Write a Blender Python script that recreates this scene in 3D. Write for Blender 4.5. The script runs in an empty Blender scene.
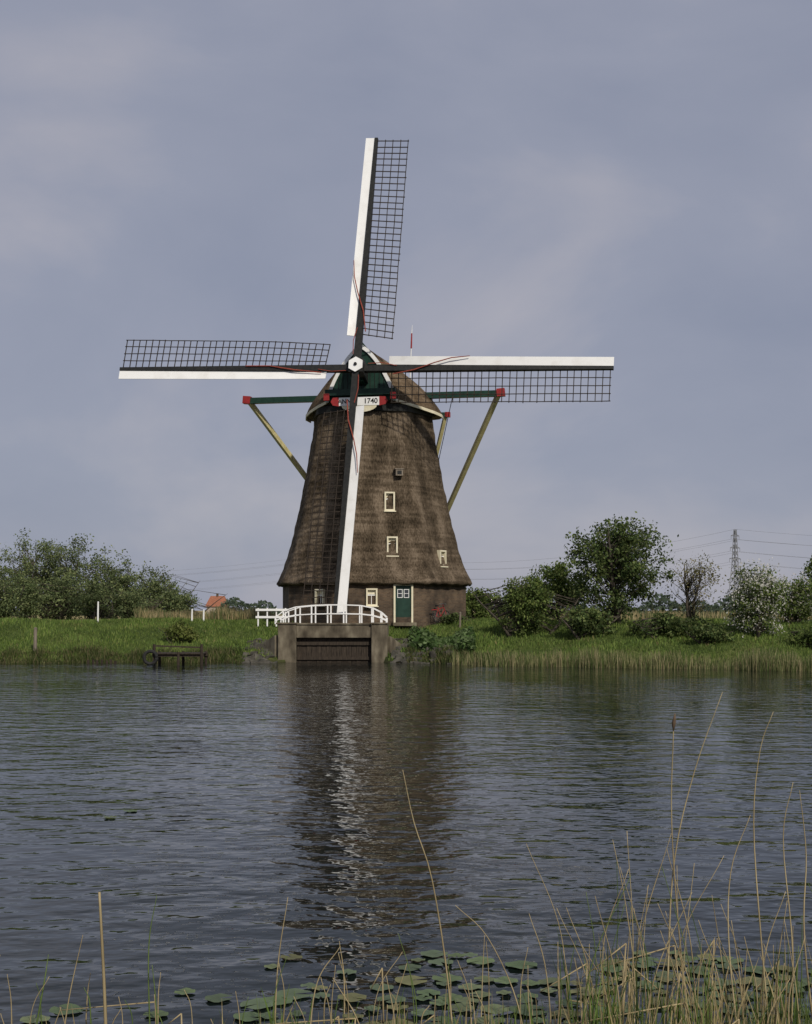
import bpy, math, numpy as np
from mathutils import Vector, Matrix
rng = np.random.default_rng(7)
S = bpy.context.scene
S.view_settings.view_transform='Standard'; S.view_settings.look='None'; S.view_settings.exposure=0
COL = S.collection

# ------------------------------------------------------------------ materials
def newmat(name):
    m=bpy.data.materials.new(name); m.use_nodes=True
    nt=m.node_tree; b=nt.nodes['Principled BSDF']; return m,nt,b
def ramp(nt, stops):
    r=nt.nodes.new('ShaderNodeValToRGB'); e=r.color_ramp.elements
    while len(e)<len(stops): e.new(0.5)
    for i,(p,c) in enumerate(stops):
        e[i].position=p; e[i].color=(*c,1)
    return r
def noisemat(name, stops, scale=(1,1,1), nscale=5, detail=6, rough=0.8, bump=0.0, bdist=0.02, spec=0.3, distortion=0):
    m,nt,b=newmat(name)
    tc=nt.nodes.new('ShaderNodeTexCoord'); mp=nt.nodes.new('ShaderNodeMapping'); mp.inputs['Scale'].default_value=scale
    nt.links.new(tc.outputs['Object'],mp.inputs['Vector'])
    n=nt.nodes.new('ShaderNodeTexNoise'); n.inputs['Scale'].default_value=nscale; n.inputs['Detail'].default_value=detail
    n.inputs['Distortion'].default_value=distortion
    nt.links.new(mp.outputs['Vector'],n.inputs['Vector'])
    r=ramp(nt,stops); nt.links.new(n.outputs['Fac'],r.inputs['Fac']); nt.links.new(r.outputs['Color'],b.inputs['Base Color'])
    b.inputs['Roughness'].default_value=rough; b.inputs['Specular IOR Level'].default_value=spec
    if bump:
        bp=nt.nodes.new('ShaderNodeBump'); bp.inputs['Strength'].default_value=bump; bp.inputs['Distance'].default_value=bdist
        nt.links.new(n.outputs['Fac'],bp.inputs['Height']); nt.links.new(bp.outputs['Normal'],b.inputs['Normal'])
    return m
M={}
M['white']=noisemat('white_paint',[(0.25,(0.74,0.73,0.7)),(0.5,(0.84,0.84,0.82))],nscale=1.5,detail=8,rough=0.5)
M['cream']=noisemat('cream_paint',[(0.3,(0.52,0.45,0.2)),(0.7,(0.7,0.62,0.33))],nscale=3,rough=0.6)
M['palecream']=noisemat('pale_cream_paint',[(0.3,(0.66,0.6,0.42)),(0.7,(0.76,0.71,0.54))],nscale=3,rough=0.6)
M['green']=noisemat('dark_green_paint',[(0.3,(0.008,0.03,0.02)),(0.7,(0.016,0.05,0.035))],nscale=3,rough=0.45)
M['black']=noisemat('tarred_wood',[(0.3,(0.008,0.009,0.009)),(0.7,(0.022,0.022,0.02))],nscale=6,rough=0.6)
M['lattice']=noisemat('lattice_wood',[(0.3,(0.016,0.012,0.009)),(0.7,(0.045,0.032,0.022))],nscale=4,rough=0.75)
M['red']=noisemat('red_paint',[(0.3,(0.24,0.02,0.02)),(0.7,(0.34,0.03,0.03))],nscale=4,rough=0.5)
M['rope']=noisemat('red_sailcloth_rope',[(0.3,(0.2,0.04,0.03)),(0.7,(0.33,0.08,0.05))],nscale=9,rough=0.9)
M['wood']=noisemat('old_wood',[(0.3,(0.02,0.015,0.011)),(0.7,(0.06,0.045,0.032))],scale=(6,6,1),nscale=3,rough=0.85,bump=0.4)
M['greywood']=noisemat('weathered_wood',[(0.3,(0.12,0.1,0.08)),(0.7,(0.26,0.22,0.17))],scale=(6,6,1),nscale=3,rough=0.85)
M['concrete']=noisemat('weathered_masonry',[(0.3,(0.045,0.036,0.024)),(0.5,(0.12,0.1,0.07)),(0.72,(0.24,0.21,0.15))],scale=(1,1,0.5),nscale=2.2,detail=10,rough=0.9,bump=0.5)
M['stone']=noisemat('riprap_stone',[(0.3,(0.03,0.03,0.025)),(0.7,(0.12,0.11,0.09))],nscale=3,detail=8,rough=0.9,bump=0.4)
M['glass']=noisemat('dark_glass',[(0.3,(0.02,0.025,0.03)),(0.7,(0.04,0.045,0.05))],nscale=2,rough=0.08,spec=0.8)
M['steel']=noisemat('galvanised_steel',[(0.3,(0.14,0.15,0.17)),(0.7,(0.22,0.23,0.25))],nscale=0.3,rough=0.6)
M['rooftile']=noisemat('red_roof_tile',[(0.3,(0.24,0.09,0.05)),(0.7,(0.34,0.14,0.08))],nscale=2,rough=0.8)
M['rubber']=noisemat('rubber',[(0.3,(0.01,0.01,0.01)),(0.7,(0.03,0.03,0.03))],nscale=5,rough=0.8)
M['plaster']=noisemat('wall_plaster',[(0.3,(0.3,0.26,0.22)),(0.7,(0.42,0.36,0.3))],nscale=2,rough=0.9)

def thatch_mat(name,c1,c2,c3):
    m,nt,b=newmat(name); N=nt.nodes.new; L=nt.links.new
    tc=N('ShaderNodeTexCoord')
    def noise(sc,ns,d):
        mp=N('ShaderNodeMapping'); mp.inputs['Scale'].default_value=sc; L(tc.outputs['Object'],mp.inputs['Vector'])
        n=N('ShaderNodeTexNoise'); n.inputs['Scale'].default_value=ns; n.inputs['Detail'].default_value=d; L(mp.outputs['Vector'],n.inputs['Vector']); return n
    fine=noise((9,9,1.8),2.2,8); big=noise((1.6,1.6,0.4),0.8,6); bands=noise((0.45,0.45,5.0),1.0,6)
    a=N('ShaderNodeMath'); a.operation='MULTIPLY_ADD'; a.inputs[1].default_value=0.45; L(fine.outputs['Fac'],a.inputs[0])
    b2=N('ShaderNodeMath'); b2.operation='MULTIPLY'; b2.inputs[1].default_value=0.5; L(big.outputs['Fac'],b2.inputs[0]); L(b2.outputs[0],a.inputs[2])
    c=N('ShaderNodeMath'); c.operation='MULTIPLY_ADD'; c.inputs[1].default_value=0.32; L(bands.outputs['Fac'],c.inputs[0]); L(a.outputs[0],c.inputs[2])
    r=ramp(nt,[(0.49,c1),(0.63,c2),(0.78,c3)]); L(c.outputs[0],r.inputs['Fac']); L(r.outputs['Color'],b.inputs['Base Color'])
    bp=N('ShaderNodeBump'); bp.inputs['Strength'].default_value=0.9; bp.inputs['Distance'].default_value=0.1
    L(c.outputs[0],bp.inputs['Height']); L(bp.outputs['Normal'],b.inputs['Normal'])
    b.inputs['Roughness'].default_value=0.95; b.inputs['Specular IOR Level'].default_value=0.1
    return m
M['thatch']=thatch_mat('thatch',(0.024,0.018,0.011),(0.088,0.066,0.044),(0.2,0.155,0.11))
M['thatch2']=thatch_mat('cap_thatch',(0.04,0.028,0.017),(0.12,0.085,0.053),(0.22,0.165,0.11))

def brick_mat():
    m,nt,b=newmat('brick'); N=nt.nodes.new; L=nt.links.new
    tc=N('ShaderNodeTexCoord'); sp=N('ShaderNodeSeparateXYZ'); L(tc.outputs['Object'],sp.inputs[0])
    ad=N('ShaderNodeMath'); L(sp.outputs['X'],ad.inputs[0]); L(sp.outputs['Y'],ad.inputs[1])
    cb=N('ShaderNodeCombineXYZ'); L(ad.outputs[0],cb.inputs['X']); L(sp.outputs['Z'],cb.inputs['Y'])
    br=N('ShaderNodeTexBrick'); br.inputs['Scale'].default_value=1.0; br.inputs['Brick Width'].default_value=0.24; br.inputs['Row Height'].default_value=0.075; br.inputs['Mortar Size'].default_value=0.008
    br.inputs['Color1'].default_value=(0.075,0.046,0.027,1); br.inputs['Color2'].default_value=(0.13,0.083,0.05,1); br.inputs['Mortar'].default_value=(0.13,0.11,0.085,1)
    L(cb.outputs[0],br.inputs['Vector'])
    n=N('ShaderNodeTexNoise'); n.inputs['Scale'].default_value=1.3; n.inputs['Detail'].default_value=8; L(tc.outputs['Object'],n.inputs['Vector'])
    r=ramp(nt,[(0.3,(0.3,0.3,0.3)),(0.7,(1.15,1.15,1.1))]); L(n.outputs['Fac'],r.inputs['Fac'])
    mx=N('ShaderNodeMix'); mx.data_type='RGBA'; mx.blend_type='MULTIPLY'; mx.inputs[0].default_value=1
    L(br.outputs['Color'],mx.inputs[6]); L(r.outputs['Color'],mx.inputs[7]); L(mx.outputs[2],b.inputs['Base Color'])
    b.inputs['Roughness'].default_value=0.9
    return m
M['brick']=brick_mat()

def foliage_mat(name, transl=0.3):
    m,nt,b=newmat(name); N=nt.nodes.new; L=nt.links.new
    at=N('ShaderNodeAttribute'); at.attribute_name='Col'
    L(at.outputs['Color'],b.inputs['Base Color']); b.inputs['Roughness'].default_value=0.6; b.inputs['Specular IOR Level'].default_value=0.2
    tr=N('ShaderNodeBsdfTranslucent'); L(at.outputs['Color'],tr.inputs['Color'])
    mx=N('ShaderNodeMixShader'); mx.inputs[0].default_value=transl
    L(b.outputs[0],mx.inputs[1]); L(tr.outputs[0],mx.inputs[2]); L(mx.outputs[0],nt.nodes['Material Output'].inputs['Surface'])
    return m
M['leaf']=foliage_mat('foliage',0.4); M['blade']=foliage_mat('grass_blades',0.25)
M['pad']=foliage_mat('lily_leaf',0.05)
M['bark']=noisemat('bark',[(0.3,(0.03,0.025,0.02)),(0.7,(0.1,0.085,0.065))],scale=(5,5,1),nscale=4,rough=0.95,bump=0.5)

# ------------------------------------------------------------------ mesh helpers
class MB:
    def __init__(s): s.v=[]; s.f=[]; s.m=[]
    def add(s,vs,fs,mi=0):
        o=len(s.v); s.v+= [tuple(v) for v in vs]; s.f+=[tuple(i+o for i in f) for f in fs]; s.m+=[mi]*len(fs)
    def box(s,c,ax,h,mi=0):
        c=Vector(c); a=[Vector(ax[i])*h[i] for i in range(3)]
        vs=[c+a[0]*x+a[1]*y+a[2]*z for x in(-1,1) for y in(-1,1) for z in(-1,1)]
        s.add(vs,[(0,1,3,2),(4,6,7,5),(0,4,5,1),(2,3,7,6),(0,2,6,4),(1,5,7,3)],mi)
    def abox(s,x0,x1,y0,y1,z0,z1,mi=0):
        s.box(((x0+x1)/2,(y0+y1)/2,(z0+z1)/2),((1,0,0),(0,1,0),(0,0,1)),(abs(x1-x0)/2,abs(y1-y0)/2,abs(z1-z0)/2),mi)
    def beam(s,p,q,w,h,up=(0,0,1),mi=0,w2=None,h2=None):
        p=Vector(p);q=Vector(q); d=(q-p).normalized(); u=Vector(up); r=d.cross(u)
        if r.length<1e-4: r=d.cross(Vector((0,1,0)))
        r.normalize(); u=r.cross(d).normalized()
        w2=w if w2 is None else w2; h2=h if h2 is None else h2
        vs=[p+r*(a*w/2)+u*(b*h/2) for a,b in((-1,-1),(1,-1),(1,1),(-1,1))]+[q+r*(a*w2/2)+u*(b*h2/2) for a,b in((-1,-1),(1,-1),(1,1),(-1,1))]
        s.add(vs,[(0,3,2,1),(4,5,6,7),(0,1,5,4),(1,2,6,5),(2,3,7,6),(3,0,4,7)],mi)
    def tube(s,pts,rad,n=6,mi=0):
        pts=[Vector(p) for p in pts]; vs=[]; fs=[]
        if not hasattr(rad,'__len__'): rad=[rad]*len(pts)
        for i,p in enumerate(pts):
            d=(pts[min(i+1,len(pts)-1)]-pts[max(i-1,0)]).normalized()
            r=d.cross(Vector((0.13,0.97,0.2))); r.normalize(); u=r.cross(d)
            for k in range(n):
                a=2*math.pi*k/n; vs.append(p+(r*math.cos(a)+u*math.sin(a))*rad[i])
        for i in range(len(pts)-1):
            for k in range(n):
                fs.append((i*n+k,i*n+(k+1)%n,(i+1)*n+(k+1)%n,(i+1)*n+k))
        fs.append(tuple(range(n))[::-1]); fs.append(tuple((len(pts)-1)*n+k for k in range(n)))
        s.add(vs,fs,mi)
    def obj(s,name,mats,parent=None,smooth=False,bevel=0):
        me=bpy.data.meshes.new(name); me.from_pydata(s.v,[],s.f); me.update()
        for mm in mats: me.materials.append(M[mm])
        me.polygons.foreach_set('material_index',s.m)
        if smooth: me.polygons.foreach_set('use_smooth',[True]*len(s.f))
        o=bpy.data.objects.new(name,me); COL.objects.link(o)
        if parent:
            o.parent=parent; o.matrix_parent_inverse=Matrix.Translation(-parent.location)
        if bevel:
            b=o.modifiers.new('bevel','BEVEL'); b.width=bevel; b.segments=2
        return o
def empty(name,loc):
    e=bpy.data.objects.new(name,None); e.location=loc; e.empty_display_size=0.5; COL.objects.link(e); return e
def quads(name,V,C,mat,parent=None):
    V=np.asarray(V,np.float32); n=len(V)
    me=bpy.data.meshes.new(name); me.vertices.add(4*n); me.vertices.foreach_set('co',V.reshape(-1))
    me.loops.add(4*n); me.loops.foreach_set('vertex_index',np.arange(4*n,dtype=np.int32))
    me.polygons.add(n); me.polygons.foreach_set('loop_start',np.arange(0,4*n,4,dtype=np.int32))
    me.update(calc_edges=True)
    ca=me.color_attributes.new('Col','FLOAT_COLOR','POINT')
    c4=np.ones((n,4,4),np.float32); c4[:,:,:3]=np.asarray(C)[:,None,:]; ca.data.foreach_set('color',c4.reshape(-1))
    me.materials.append(M[mat]); o=bpy.data.objects.new(name,me); COL.objects.link(o)
    if parent: o.parent=parent; o.matrix_parent_inverse=Matrix.Translation(-parent.location)
    return o
def unit(n):
    v=rng.normal(size=(n,3)); return v/np.linalg.norm(v,axis=1)[:,None]
def leaves(cen,size):
    n=len(cen); a=unit(n); b=np.cross(a,unit(n)); b/=np.linalg.norm(b,axis=1)[:,None]
    s=(size*rng.uniform(0.6,1.3,n))[:,None]; a=a*s; b=b*s*0.6
    return np.stack([cen-a,cen-b,cen+a,cen+b],1)
def blades(pos,h,w,lean=0.3,col=None,wind=(0,0)):
    n=len(pos); ang=rng.uniform(0,2*math.pi,n); side=np.stack([np.cos(ang),np.sin(ang),np.zeros(n)],1)*np.asarray(w).reshape(-1,1)
    la=rng.uniform(0,2*math.pi,n); lm=rng.uniform(0,lean,n)*h
    ld=np.stack([np.cos(la)*lm+wind[0]*h,np.sin(la)*lm+wind[1]*h,np.zeros(n)],1)
    up=np.zeros((n,3)); up[:,2]=h
    m=pos+up*0.55+ld*0.35; t=pos+up+ld
    q1=np.stack([pos-side/2,pos+side/2,m+side*0.4,m-side*0.4],1)
    q2=np.stack([m-side*0.4,m+side*0.4,t+side*0.06,t-side*0.06],1)
    return np.concatenate([q1,q2]), (np.concatenate([col,col]) if col is not None else None)
def palette(n,cols,jit=0.25):
    cols=np.array(cols); c=cols[rng.integers(0,len(cols),n)]; return c*rng.uniform(1-jit,1+jit,n)[:,None]

# ------------------------------------------------------------------ terrain
def shore(x): return np.interp(x,[-1500,-60,-25,-7,-0.5,4,10,17,60,1500],[70,65,64,65,65,62.3,59.8,57,50,20])+0.25*np.sin(np.asarray(x)*1.1)+0.15*np.sin(np.asarray(x)*2.7+1)
def gz(x,y):
    x=np.asarray(x,float); y=np.asarray(y,float)
    t=y-shore(x)
    far=np.interp(t,[-6,-2,0,0.35,1.2,6,9,30,120,500],[-1.5,-0.9,0,0.3,0.6,1.5,1.9,1.85,1.3,1.0])
    far=far+np.where(t>0.5,0.07*np.sin(x*0.7+y*0.4)+0.05*np.sin(x*1.7-y*1.1),0)
    near=np.interp(y,[-30,2,4,6.2,8,12],[1.2,1.05,0.7,0.05,-0.6,-1.5])
    z=np.where(y>30,far,near)
    z=np.where((x>-6.0)&(x<-1.2)&(y<69)&(y>60),-1.2,z)
    return z
xs=np.concatenate([[-1500,-900,-500,-300,-200,-140,-100,-75,-60,-52],np.arange(-46,46.1,0.5),[52,60,75,100,140,200,300,500,900,1500]])
ys=np.concatenate([[-60,-30,-10,0,1,2,3,4,5,5.6,6.2,7,8,10,12,20,35,45,48],np.arange(50,86,0.4),[88,90,93,97,102,110,120,135,150,180,220,300,400,600,1000,1800,3500]])
X,Y=np.meshgrid(xs,ys); Z=gz(X,Y)
nx,ny=len(xs),len(ys)
V=np.stack([X,Y,Z],-1).reshape(-1,3)
F=[(j*nx+i,j*nx+i+1,(j+1)*nx+i+1,(j+1)*nx+i) for j in range(ny-1) for i in range(nx-1)]
def ground_mat():
    m,nt,b=newmat('meadow_ground'); N=nt.nodes.new; L=nt.links.new
    tc=N('ShaderNodeTexCoord')
    n1=N('ShaderNodeTexNoise'); n1.inputs['Scale'].default_value=0.3; n1.inputs['Detail'].default_value=8; L(tc.outputs['Object'],n1.inputs['Vector'])
    n2=N('ShaderNodeTexNoise'); n2.inputs['Scale'].default_value=6; n2.inputs['Detail'].default_value=8; L(tc.outputs['Object'],n2.inputs['Vector'])
    r1=ramp(nt,[(0.35,(0.045,0.07,0.018)),(0.5,(0.085,0.12,0.03)),(0.65,(0.14,0.16,0.05))]); L(n1.outputs['Fac'],r1.inputs['Fac'])
    r2=ramp(nt,[(0.3,(0.45,0.45,0.45)),(0.7,(1.1,1.1,1.1))]); L(n2.outputs['Fac'],r2.inputs['Fac'])
    mx=N('ShaderNodeMix'); mx.data_type='RGBA'; mx.blend_type='MULTIPLY'; mx.inputs[0].default_value=1
    L(r1.outputs['Color'],mx.inputs[6]); L(r2.outputs['Color'],mx.inputs[7])
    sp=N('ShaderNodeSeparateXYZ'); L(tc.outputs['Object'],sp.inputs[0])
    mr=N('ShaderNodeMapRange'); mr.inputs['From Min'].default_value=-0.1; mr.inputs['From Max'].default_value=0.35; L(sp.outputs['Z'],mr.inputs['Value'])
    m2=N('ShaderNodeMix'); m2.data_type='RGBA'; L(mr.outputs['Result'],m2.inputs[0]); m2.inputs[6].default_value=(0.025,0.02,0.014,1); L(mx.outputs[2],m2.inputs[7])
    mr2=N('ShaderNodeMapRange'); mr2.inputs['From Min'].default_value=84; mr2.inputs['From Max'].default_value=110; L(sp.outputs['Y'],mr2.inputs['Value'])
    m3=N('ShaderNodeMix'); m3.data_type='RGBA'; L(mr2.outputs['Result'],m3.inputs[0]); L(m2.outputs[2],m3.inputs[6]); m3.inputs[7].default_value=(0.3,0.25,0.12,1)
    L(m3.outputs[2],b.inputs['Base Color']); b.inputs['Roughness'].default_value=0.95; b.inputs['Specular IOR Level'].default_value=0.1
    bp=N('ShaderNodeBump'); bp.inputs['Strength'].default_value=0.6; bp.inputs['Distance'].default_value=0.1; L(n2.outputs['Fac'],bp.inputs['Height']); L(bp.outputs['Normal'],b.inputs['Normal'])
    return m
M['ground']=ground_mat()
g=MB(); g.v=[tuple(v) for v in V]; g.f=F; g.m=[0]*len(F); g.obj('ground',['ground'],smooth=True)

# water
def water_mat():
    m,nt,b=newmat('canal_water'); N=nt.nodes.new; L=nt.links.new
    b.inputs['Base Color'].default_value=(0.006,0.01,0.009,1); b.inputs['Roughness'].default_value=0.02; b.inputs['IOR'].default_value=1.33
    tc=N('ShaderNodeTexCoord')
    def noise(sc,ns,d,rot=0,ro=0.5):
        mp=N('ShaderNodeMapping'); mp.inputs['Scale'].default_value=sc; mp.inputs['Rotation'].default_value=(0,0,rot); L(tc.outputs['Object'],mp.inputs['Vector'])
        n=N('ShaderNodeTexNoise'); n.inputs['Scale'].default_value=ns; n.inputs['Detail'].default_value=d; n.inputs['Roughness'].default_value=ro; L(mp.outputs['Vector'],n.inputs['Vector']); return n
    a=noise((0.85,1.25,1),1.35,2,0.25); c=noise((0.9,1.2,1),3.8,2,-0.2,0.5); big=noise((0.35,1,1),0.16,4,0.1,0.6)
    mr=N('ShaderNodeMapRange'); mr.inputs['From Min'].default_value=0.38; mr.inputs['From Max'].default_value=0.62; mr.inputs['To Min'].default_value=0.45; mr.inputs['To Max'].default_value=1.0
    L(big.outputs['Fac'],mr.inputs['Value'])
    bp=N('ShaderNodeBump'); bp.inputs['Distance'].default_value=0.085; L(a.outputs['Fac'],bp.inputs['Height']); L(mr.outputs['Result'],bp.inputs['Strength'])
    bp2=N('ShaderNodeBump'); bp2.inputs['Distance'].default_value=0.026; L(c.outputs['Fac'],bp2.inputs['Height']); L(mr.outputs['Result'],bp2.inputs['Strength']); L(bp.outputs['Normal'],bp2.inputs['Normal'])
    L(bp2.outputs['Normal'],b.inputs['Normal'])
    return m
M['water']=water_mat()
w=MB(); w.add([(-1500,3,0),(1500,3,0),(1500,90,0),(-1500,90,0)],[(0,1,2,3)]); w.obj('canal_water',['water'])

# ------------------------------------------------------------------ windmill
XC,YC,GZ=-1.93,76.5,1.9
mill=empty('windmill',(XC,YC,GZ))
psi=math.radians(10.5); tau=math.radians(13); phi=math.radians(-1.9)
Fw=Vector((-math.sin(psi),-math.cos(psi),0)); Rt=Vector((math.cos(psi),-math.sin(psi),0)); Up=Vector((0,0,1))
C0=Vector((XC,YC,0))
def cap(u,v,z): return C0+Fw*u+Rt*v+Up*z
zk=[4.1,5.0,6.0,7.0,8.5,10,11.4,13,14.4]; hk=[5.78,5.34,5.0,4.74,4.38,4.08,3.82,3.55,3.4]
def R_of(z): return float(np.interp(z,zk,hk))/0.985
az0=math.radians(10)
def octr(th,a):
    d=(th-az0+math.pi/8)%(math.pi/4)-math.pi/8
    return a*min(1/math.cos(d),1.068)
def ring(a,z,n=128,j=0):
    out=[]
    for k in range(n):
        th=2*math.pi*k/n; r=octr(th,a)
        if j: r+=j*(math.sin(th*23+z*3)+math.sin(th*41-z*5.3)*0.7+math.sin(z*9+th*5)*0.6)
        out.append((XC+r*math.sin(th),YC-r*math.cos(th),z+(j*2*math.sin(th*31) if j else 0)))
    return out
def rings(mb,rs,mi=0,close=False):
    n=len(rs[0]); vs=[p for r in rs for p in r]
    fs=[(i*n+k,i*n+(k+1)%n,(i+1)*n+(k+1)%n,(i+1)*n+k) for i in range(len(rs)-1) for k in range(n)]
    mb.add(vs,fs,mi)
b=MB(); rs=[ring(R_of(4.1)*0.926-0.5,4.16),ring(R_of(4.1)*0.926-0.08,3.98,j=0.015)]
for z in np.linspace(4.12,14.4,70): rs.append(ring(R_of(z)*0.936,z,j=0.015))
rs.append(ring(0.1,14.42)); rings(b,rs); b.obj('thatched_body',['thatch'],mill,smooth=True)
b=MB(); a=5.08
def octo(a,z): return [(XC+a/math.cos(math.pi/8)*math.sin(az0+math.pi/8+k*math.pi/4),YC-a/math.cos(math.pi/8)*math.cos(az0+math.pi/8+k*math.pi/4),z) for k in range(8)]
rings(b,[octo(a+0.08,1.3),octo(a+0.08,2.2),octo(a,2.22),octo(a,4.2)]); b.obj('brick_base',['brick'],mill)
def facet(k):
    az=az0+k*math.pi/4; n=Vector((math.sin(az),-math.cos(az),0)); t=Vector((math.cos(az),math.sin(az),0)); return n,t
def window(name,k,off,z,ap,w,h,frame='palecream',bars=True,dark='glass'):
    n,t=facet(k); c=C0+n*ap+t*off+Up*z; m=MB()
    ax=(t,n,Up); fw=0.085
    m.box(c-n*0.12,ax,(w/2-fw,0.1,h/2-fw),1)
    for s in(-1,1):
        m.box(c+t*s*(w/2-fw/2),ax,(fw/2,0.16,h/2),0)
        m.box(c+Up*s*(h/2-fw/2),ax,(w/2-fw-0.002,0.157,fw/2),0)
    if bars:
        m.box(c-n*0.01+Up*(h*0.12),ax,(w/2-fw-0.002,0.03,0.03),2)
        m.box(c-n*0.01-Up*(h*0.17),ax,(0.015,0.025,h*0.25),2)
        m.box(c-n*0.015+Up*(h*0.29),ax,(w/2-fw-0.004,0.01,h*0.12),0)
    m.box(c-Up*(h/2+0.03)+n*0.05,ax,(w/2+0.05,0.2,0.03),0)
    return m.obj(name,[frame,dark,'white'],mill)
apb=a
window('window_base',0,-0.85,3.3,apb+0.02,0.62,0.95)
window('window_lower',0,0.35,6.1,R_of(6.1)*0.93-0.02,0.6,1.05)
window('window_upper',0,0.3,8.6,R_of(8.6)*0.93-0.02,0.58,1.05)
window('window_side',1,-0.15,5.5,R_of(5.5)*0.93-0.02,0.62,0.9)
window('window_left',-1,0.2,3.3,apb+0.02,0.6,0.9)
n0,t0=facet(0); m=MB(); c=C0+n0*(R_of(10.15)*0.93+0.15)+t0*0.85+Up*10.2
m.box(c,(t0,n0,Up),(0.2,0.26,0.17),0); m.box(c+n0*0.265,(t0,n0,Up),(0.12,0.01,0.1),1); m.beam(c+Up*0.2-t0*0.26,c+Up*0.2+t0*0.26,0.58,0.05,mi=0)
m.obj('hoist_box',['greywood','black'],mill)
m=MB(); c=C0+n0*(apb+0.03)+t0*0.9+Up*2.95; ax=(t0,n0,Up)
m.box(c-n0*0.06,ax,(0.44,0.05,1.0),0)
for s in(-1,1): m.box(c+t0*s*0.49,ax,(0.05,0.1,1.05),1)
m.box(c+Up*1.03,ax,(0.438,0.098,0.045),1)
for dx in(-0.18,0.18):
    m.box(c+t0*dx+Up*0.55,ax,(0.13,0.012,0.22),2)
    for s in(-1,1): m.box(c+t0*(dx+s*0.13)+Up*0.55,ax,(0.015,0.02,0.235),3); m.box(c+t0*dx+Up*(0.55+s*0.22),ax,(0.115,0.019,0.015),3)
    m.box(c+t0*dx+Up*0.55,ax,(0.115,0.018,0.012),3)
m.box(c-Up*0.35,ax,(0.3,0.01,0.4),0)
m.box(c-Up*1.12+n0*0.2,ax,(0.65,0.35,0.09),4)
m.obj('door',['green','palecream','glass','white','concrete'],mill)
# cap
p=1.35
def capsec(u,hw,h,zb,n=28):
    out=[]
    for k in range(n+1):
        a_=math.pi*k/n; cx=math.cos(a_); sz=math.sin(a_)
        out.append(cap(u,hw*math.copysign(abs(cx)**(2/p),cx),zb+h*max(sz,0)**(2/p)))
    return out
us=[3.15,2.6,1.8,0.9,0,-1,-2,-3,-3.7,-4.15]; hw=[1.95,2.6,3.25,3.75,4.0,3.98,3.6,2.9,1.9,0.7]; hh=[3.1,3.25,3.35,3.4,3.35,3.2,2.9,2.4,1.8,1.0]; zb=[14.3,14.15,14.0,13.9,13.85,13.85,13.9,14.0,14.1,14.2]
b=MB(); secs=[capsec(us[i],hw[i],hh[i],zb[i]) for i in range(len(us))]; n=len(secs[0])
vs=[q for s_ in secs for q in s_]; fs=[(i*n+k,i*n+k+1,(i+1)*n+k+1,(i+1)*n+k) for i in range(len(us)-1) for k in range(n-1)]
fs.append(tuple((len(us)-1)*n+k for k in range(n))); b.add(vs,fs)
for i in range(len(us)-1): b.add([secs[i][0],secs[i][-1],secs[i+1][-1],secs[i+1][0]],[(0,1,2,3)])
o=b.obj('cap_thatch',['thatch2'],mill,smooth=True)
sol=o.modifiers.new('thick','SOLIDIFY'); sol.thickness=0.02
b=MB(); gs=capsec(3.18,1.85,2.95,14.3); b.add(gs,[tuple(range(len(gs)))])
for k in range(-6,7): b.box(cap(3.19,k*0.26,15.2),(Rt,Fw,Up),(0.012,0.02,0.85 if abs(k)<5 else .3),1)
b.obj('gable_boards',['green','black'],mill)
b=MB(); o1=capsec(3.28,2.05,3.2,14.25); o2=capsec(3.28,1.83,2.95,14.25); o3=capsec(3.1,2.05,3.2,14.25); nn=len(o1)
for k in range(nn-1):
    b.add([o1[k],o1[k+1],o2[k+1],o2[k]],[(0,1,2,3)]); b.add([o1[k],o1[k+1],o3[k+1],o3[k]],[(0,1,2,3)])
b.obj('verge_board',['white'],mill)
b=MB(); b.tube([cap(3.3,0,17.5),cap(0,0,17.3),cap(-2,0,16.85),cap(-4.1,0,15.3)],[0.12,0.12,0.12,0.1],8); b.obj('ridge_roll',['green'],mill,smooth=True)
b=MB(); b.tube([cap(-2.6,1.7,15.6),cap(-2.6,1.75,17.2),cap(-2.6,1.8,18.3)],[0.04,0.035,0.03],6,0); b.tube([cap(-2.6,1.8,18.3),cap(-2.6,1.83,19.2)],[0.05,0.04],6,1); b.tube([cap(-2.6,1.83,19.2),cap(-2.6,1.86,19.7)],[0.03,0.01],6,2)
b.obj('cap_pole',['white','red','white'],mill)
b=MB(); rings(b,[ring(3.1,13.7,64),ring(3.42,13.72,64),ring(3.46,14.1,64),ring(3.1,14.12,64)]); b.obj('cap_ring',['black'],mill)
b=MB()
b.beam(cap(3.35,-2.0,14.75),cap(3.35,2.0,14.75),0.35,0.35,mi=0)
for s in(-1,1):
    b.beam(cap(3.5,s*1.9,14.5),cap(-3.8,s*1.5,14.3),0.3,0.35,mi=0)
    b.box(cap(3.56,s*1.9,14.5),(Rt,Fw,Up),(0.16,0.03,0.19),1)
b.beam(cap(3.0,0,15.35),cap(3.9,0,15.55),0.5,0.5,mi=0)
b.obj('cap_timbers',['green','red'],mill)
b=MB()
for s in(-1,1):
    pts_=[cap(us[i],s*(hw[i]+0.02),zb[i]-0.02) for i in range(0,6)]
    for i in range(5): b.beam(pts_[i],pts_[i+1],0.06,0.16)
b.obj('cap_skirting',['palecream'],mill)
b=MB()
def board(u,pts,mi,th=0.05):
    f=[cap(u,x,z) for x,z in pts]; k=[cap(u-th,x,z) for x,z in pts]; n=len(pts)
    b.add(f+k,[tuple(range(n)),tuple(range(2*n-1,n-1,-1))]+[(i,i+n,(i+1)%n+n,(i+1)%n) for i in range(n)],mi)
board(3.72,[(-1.15,13.96),(1.15,13.96),(1.15,14.42),(-1.15,14.42)],0)
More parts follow.
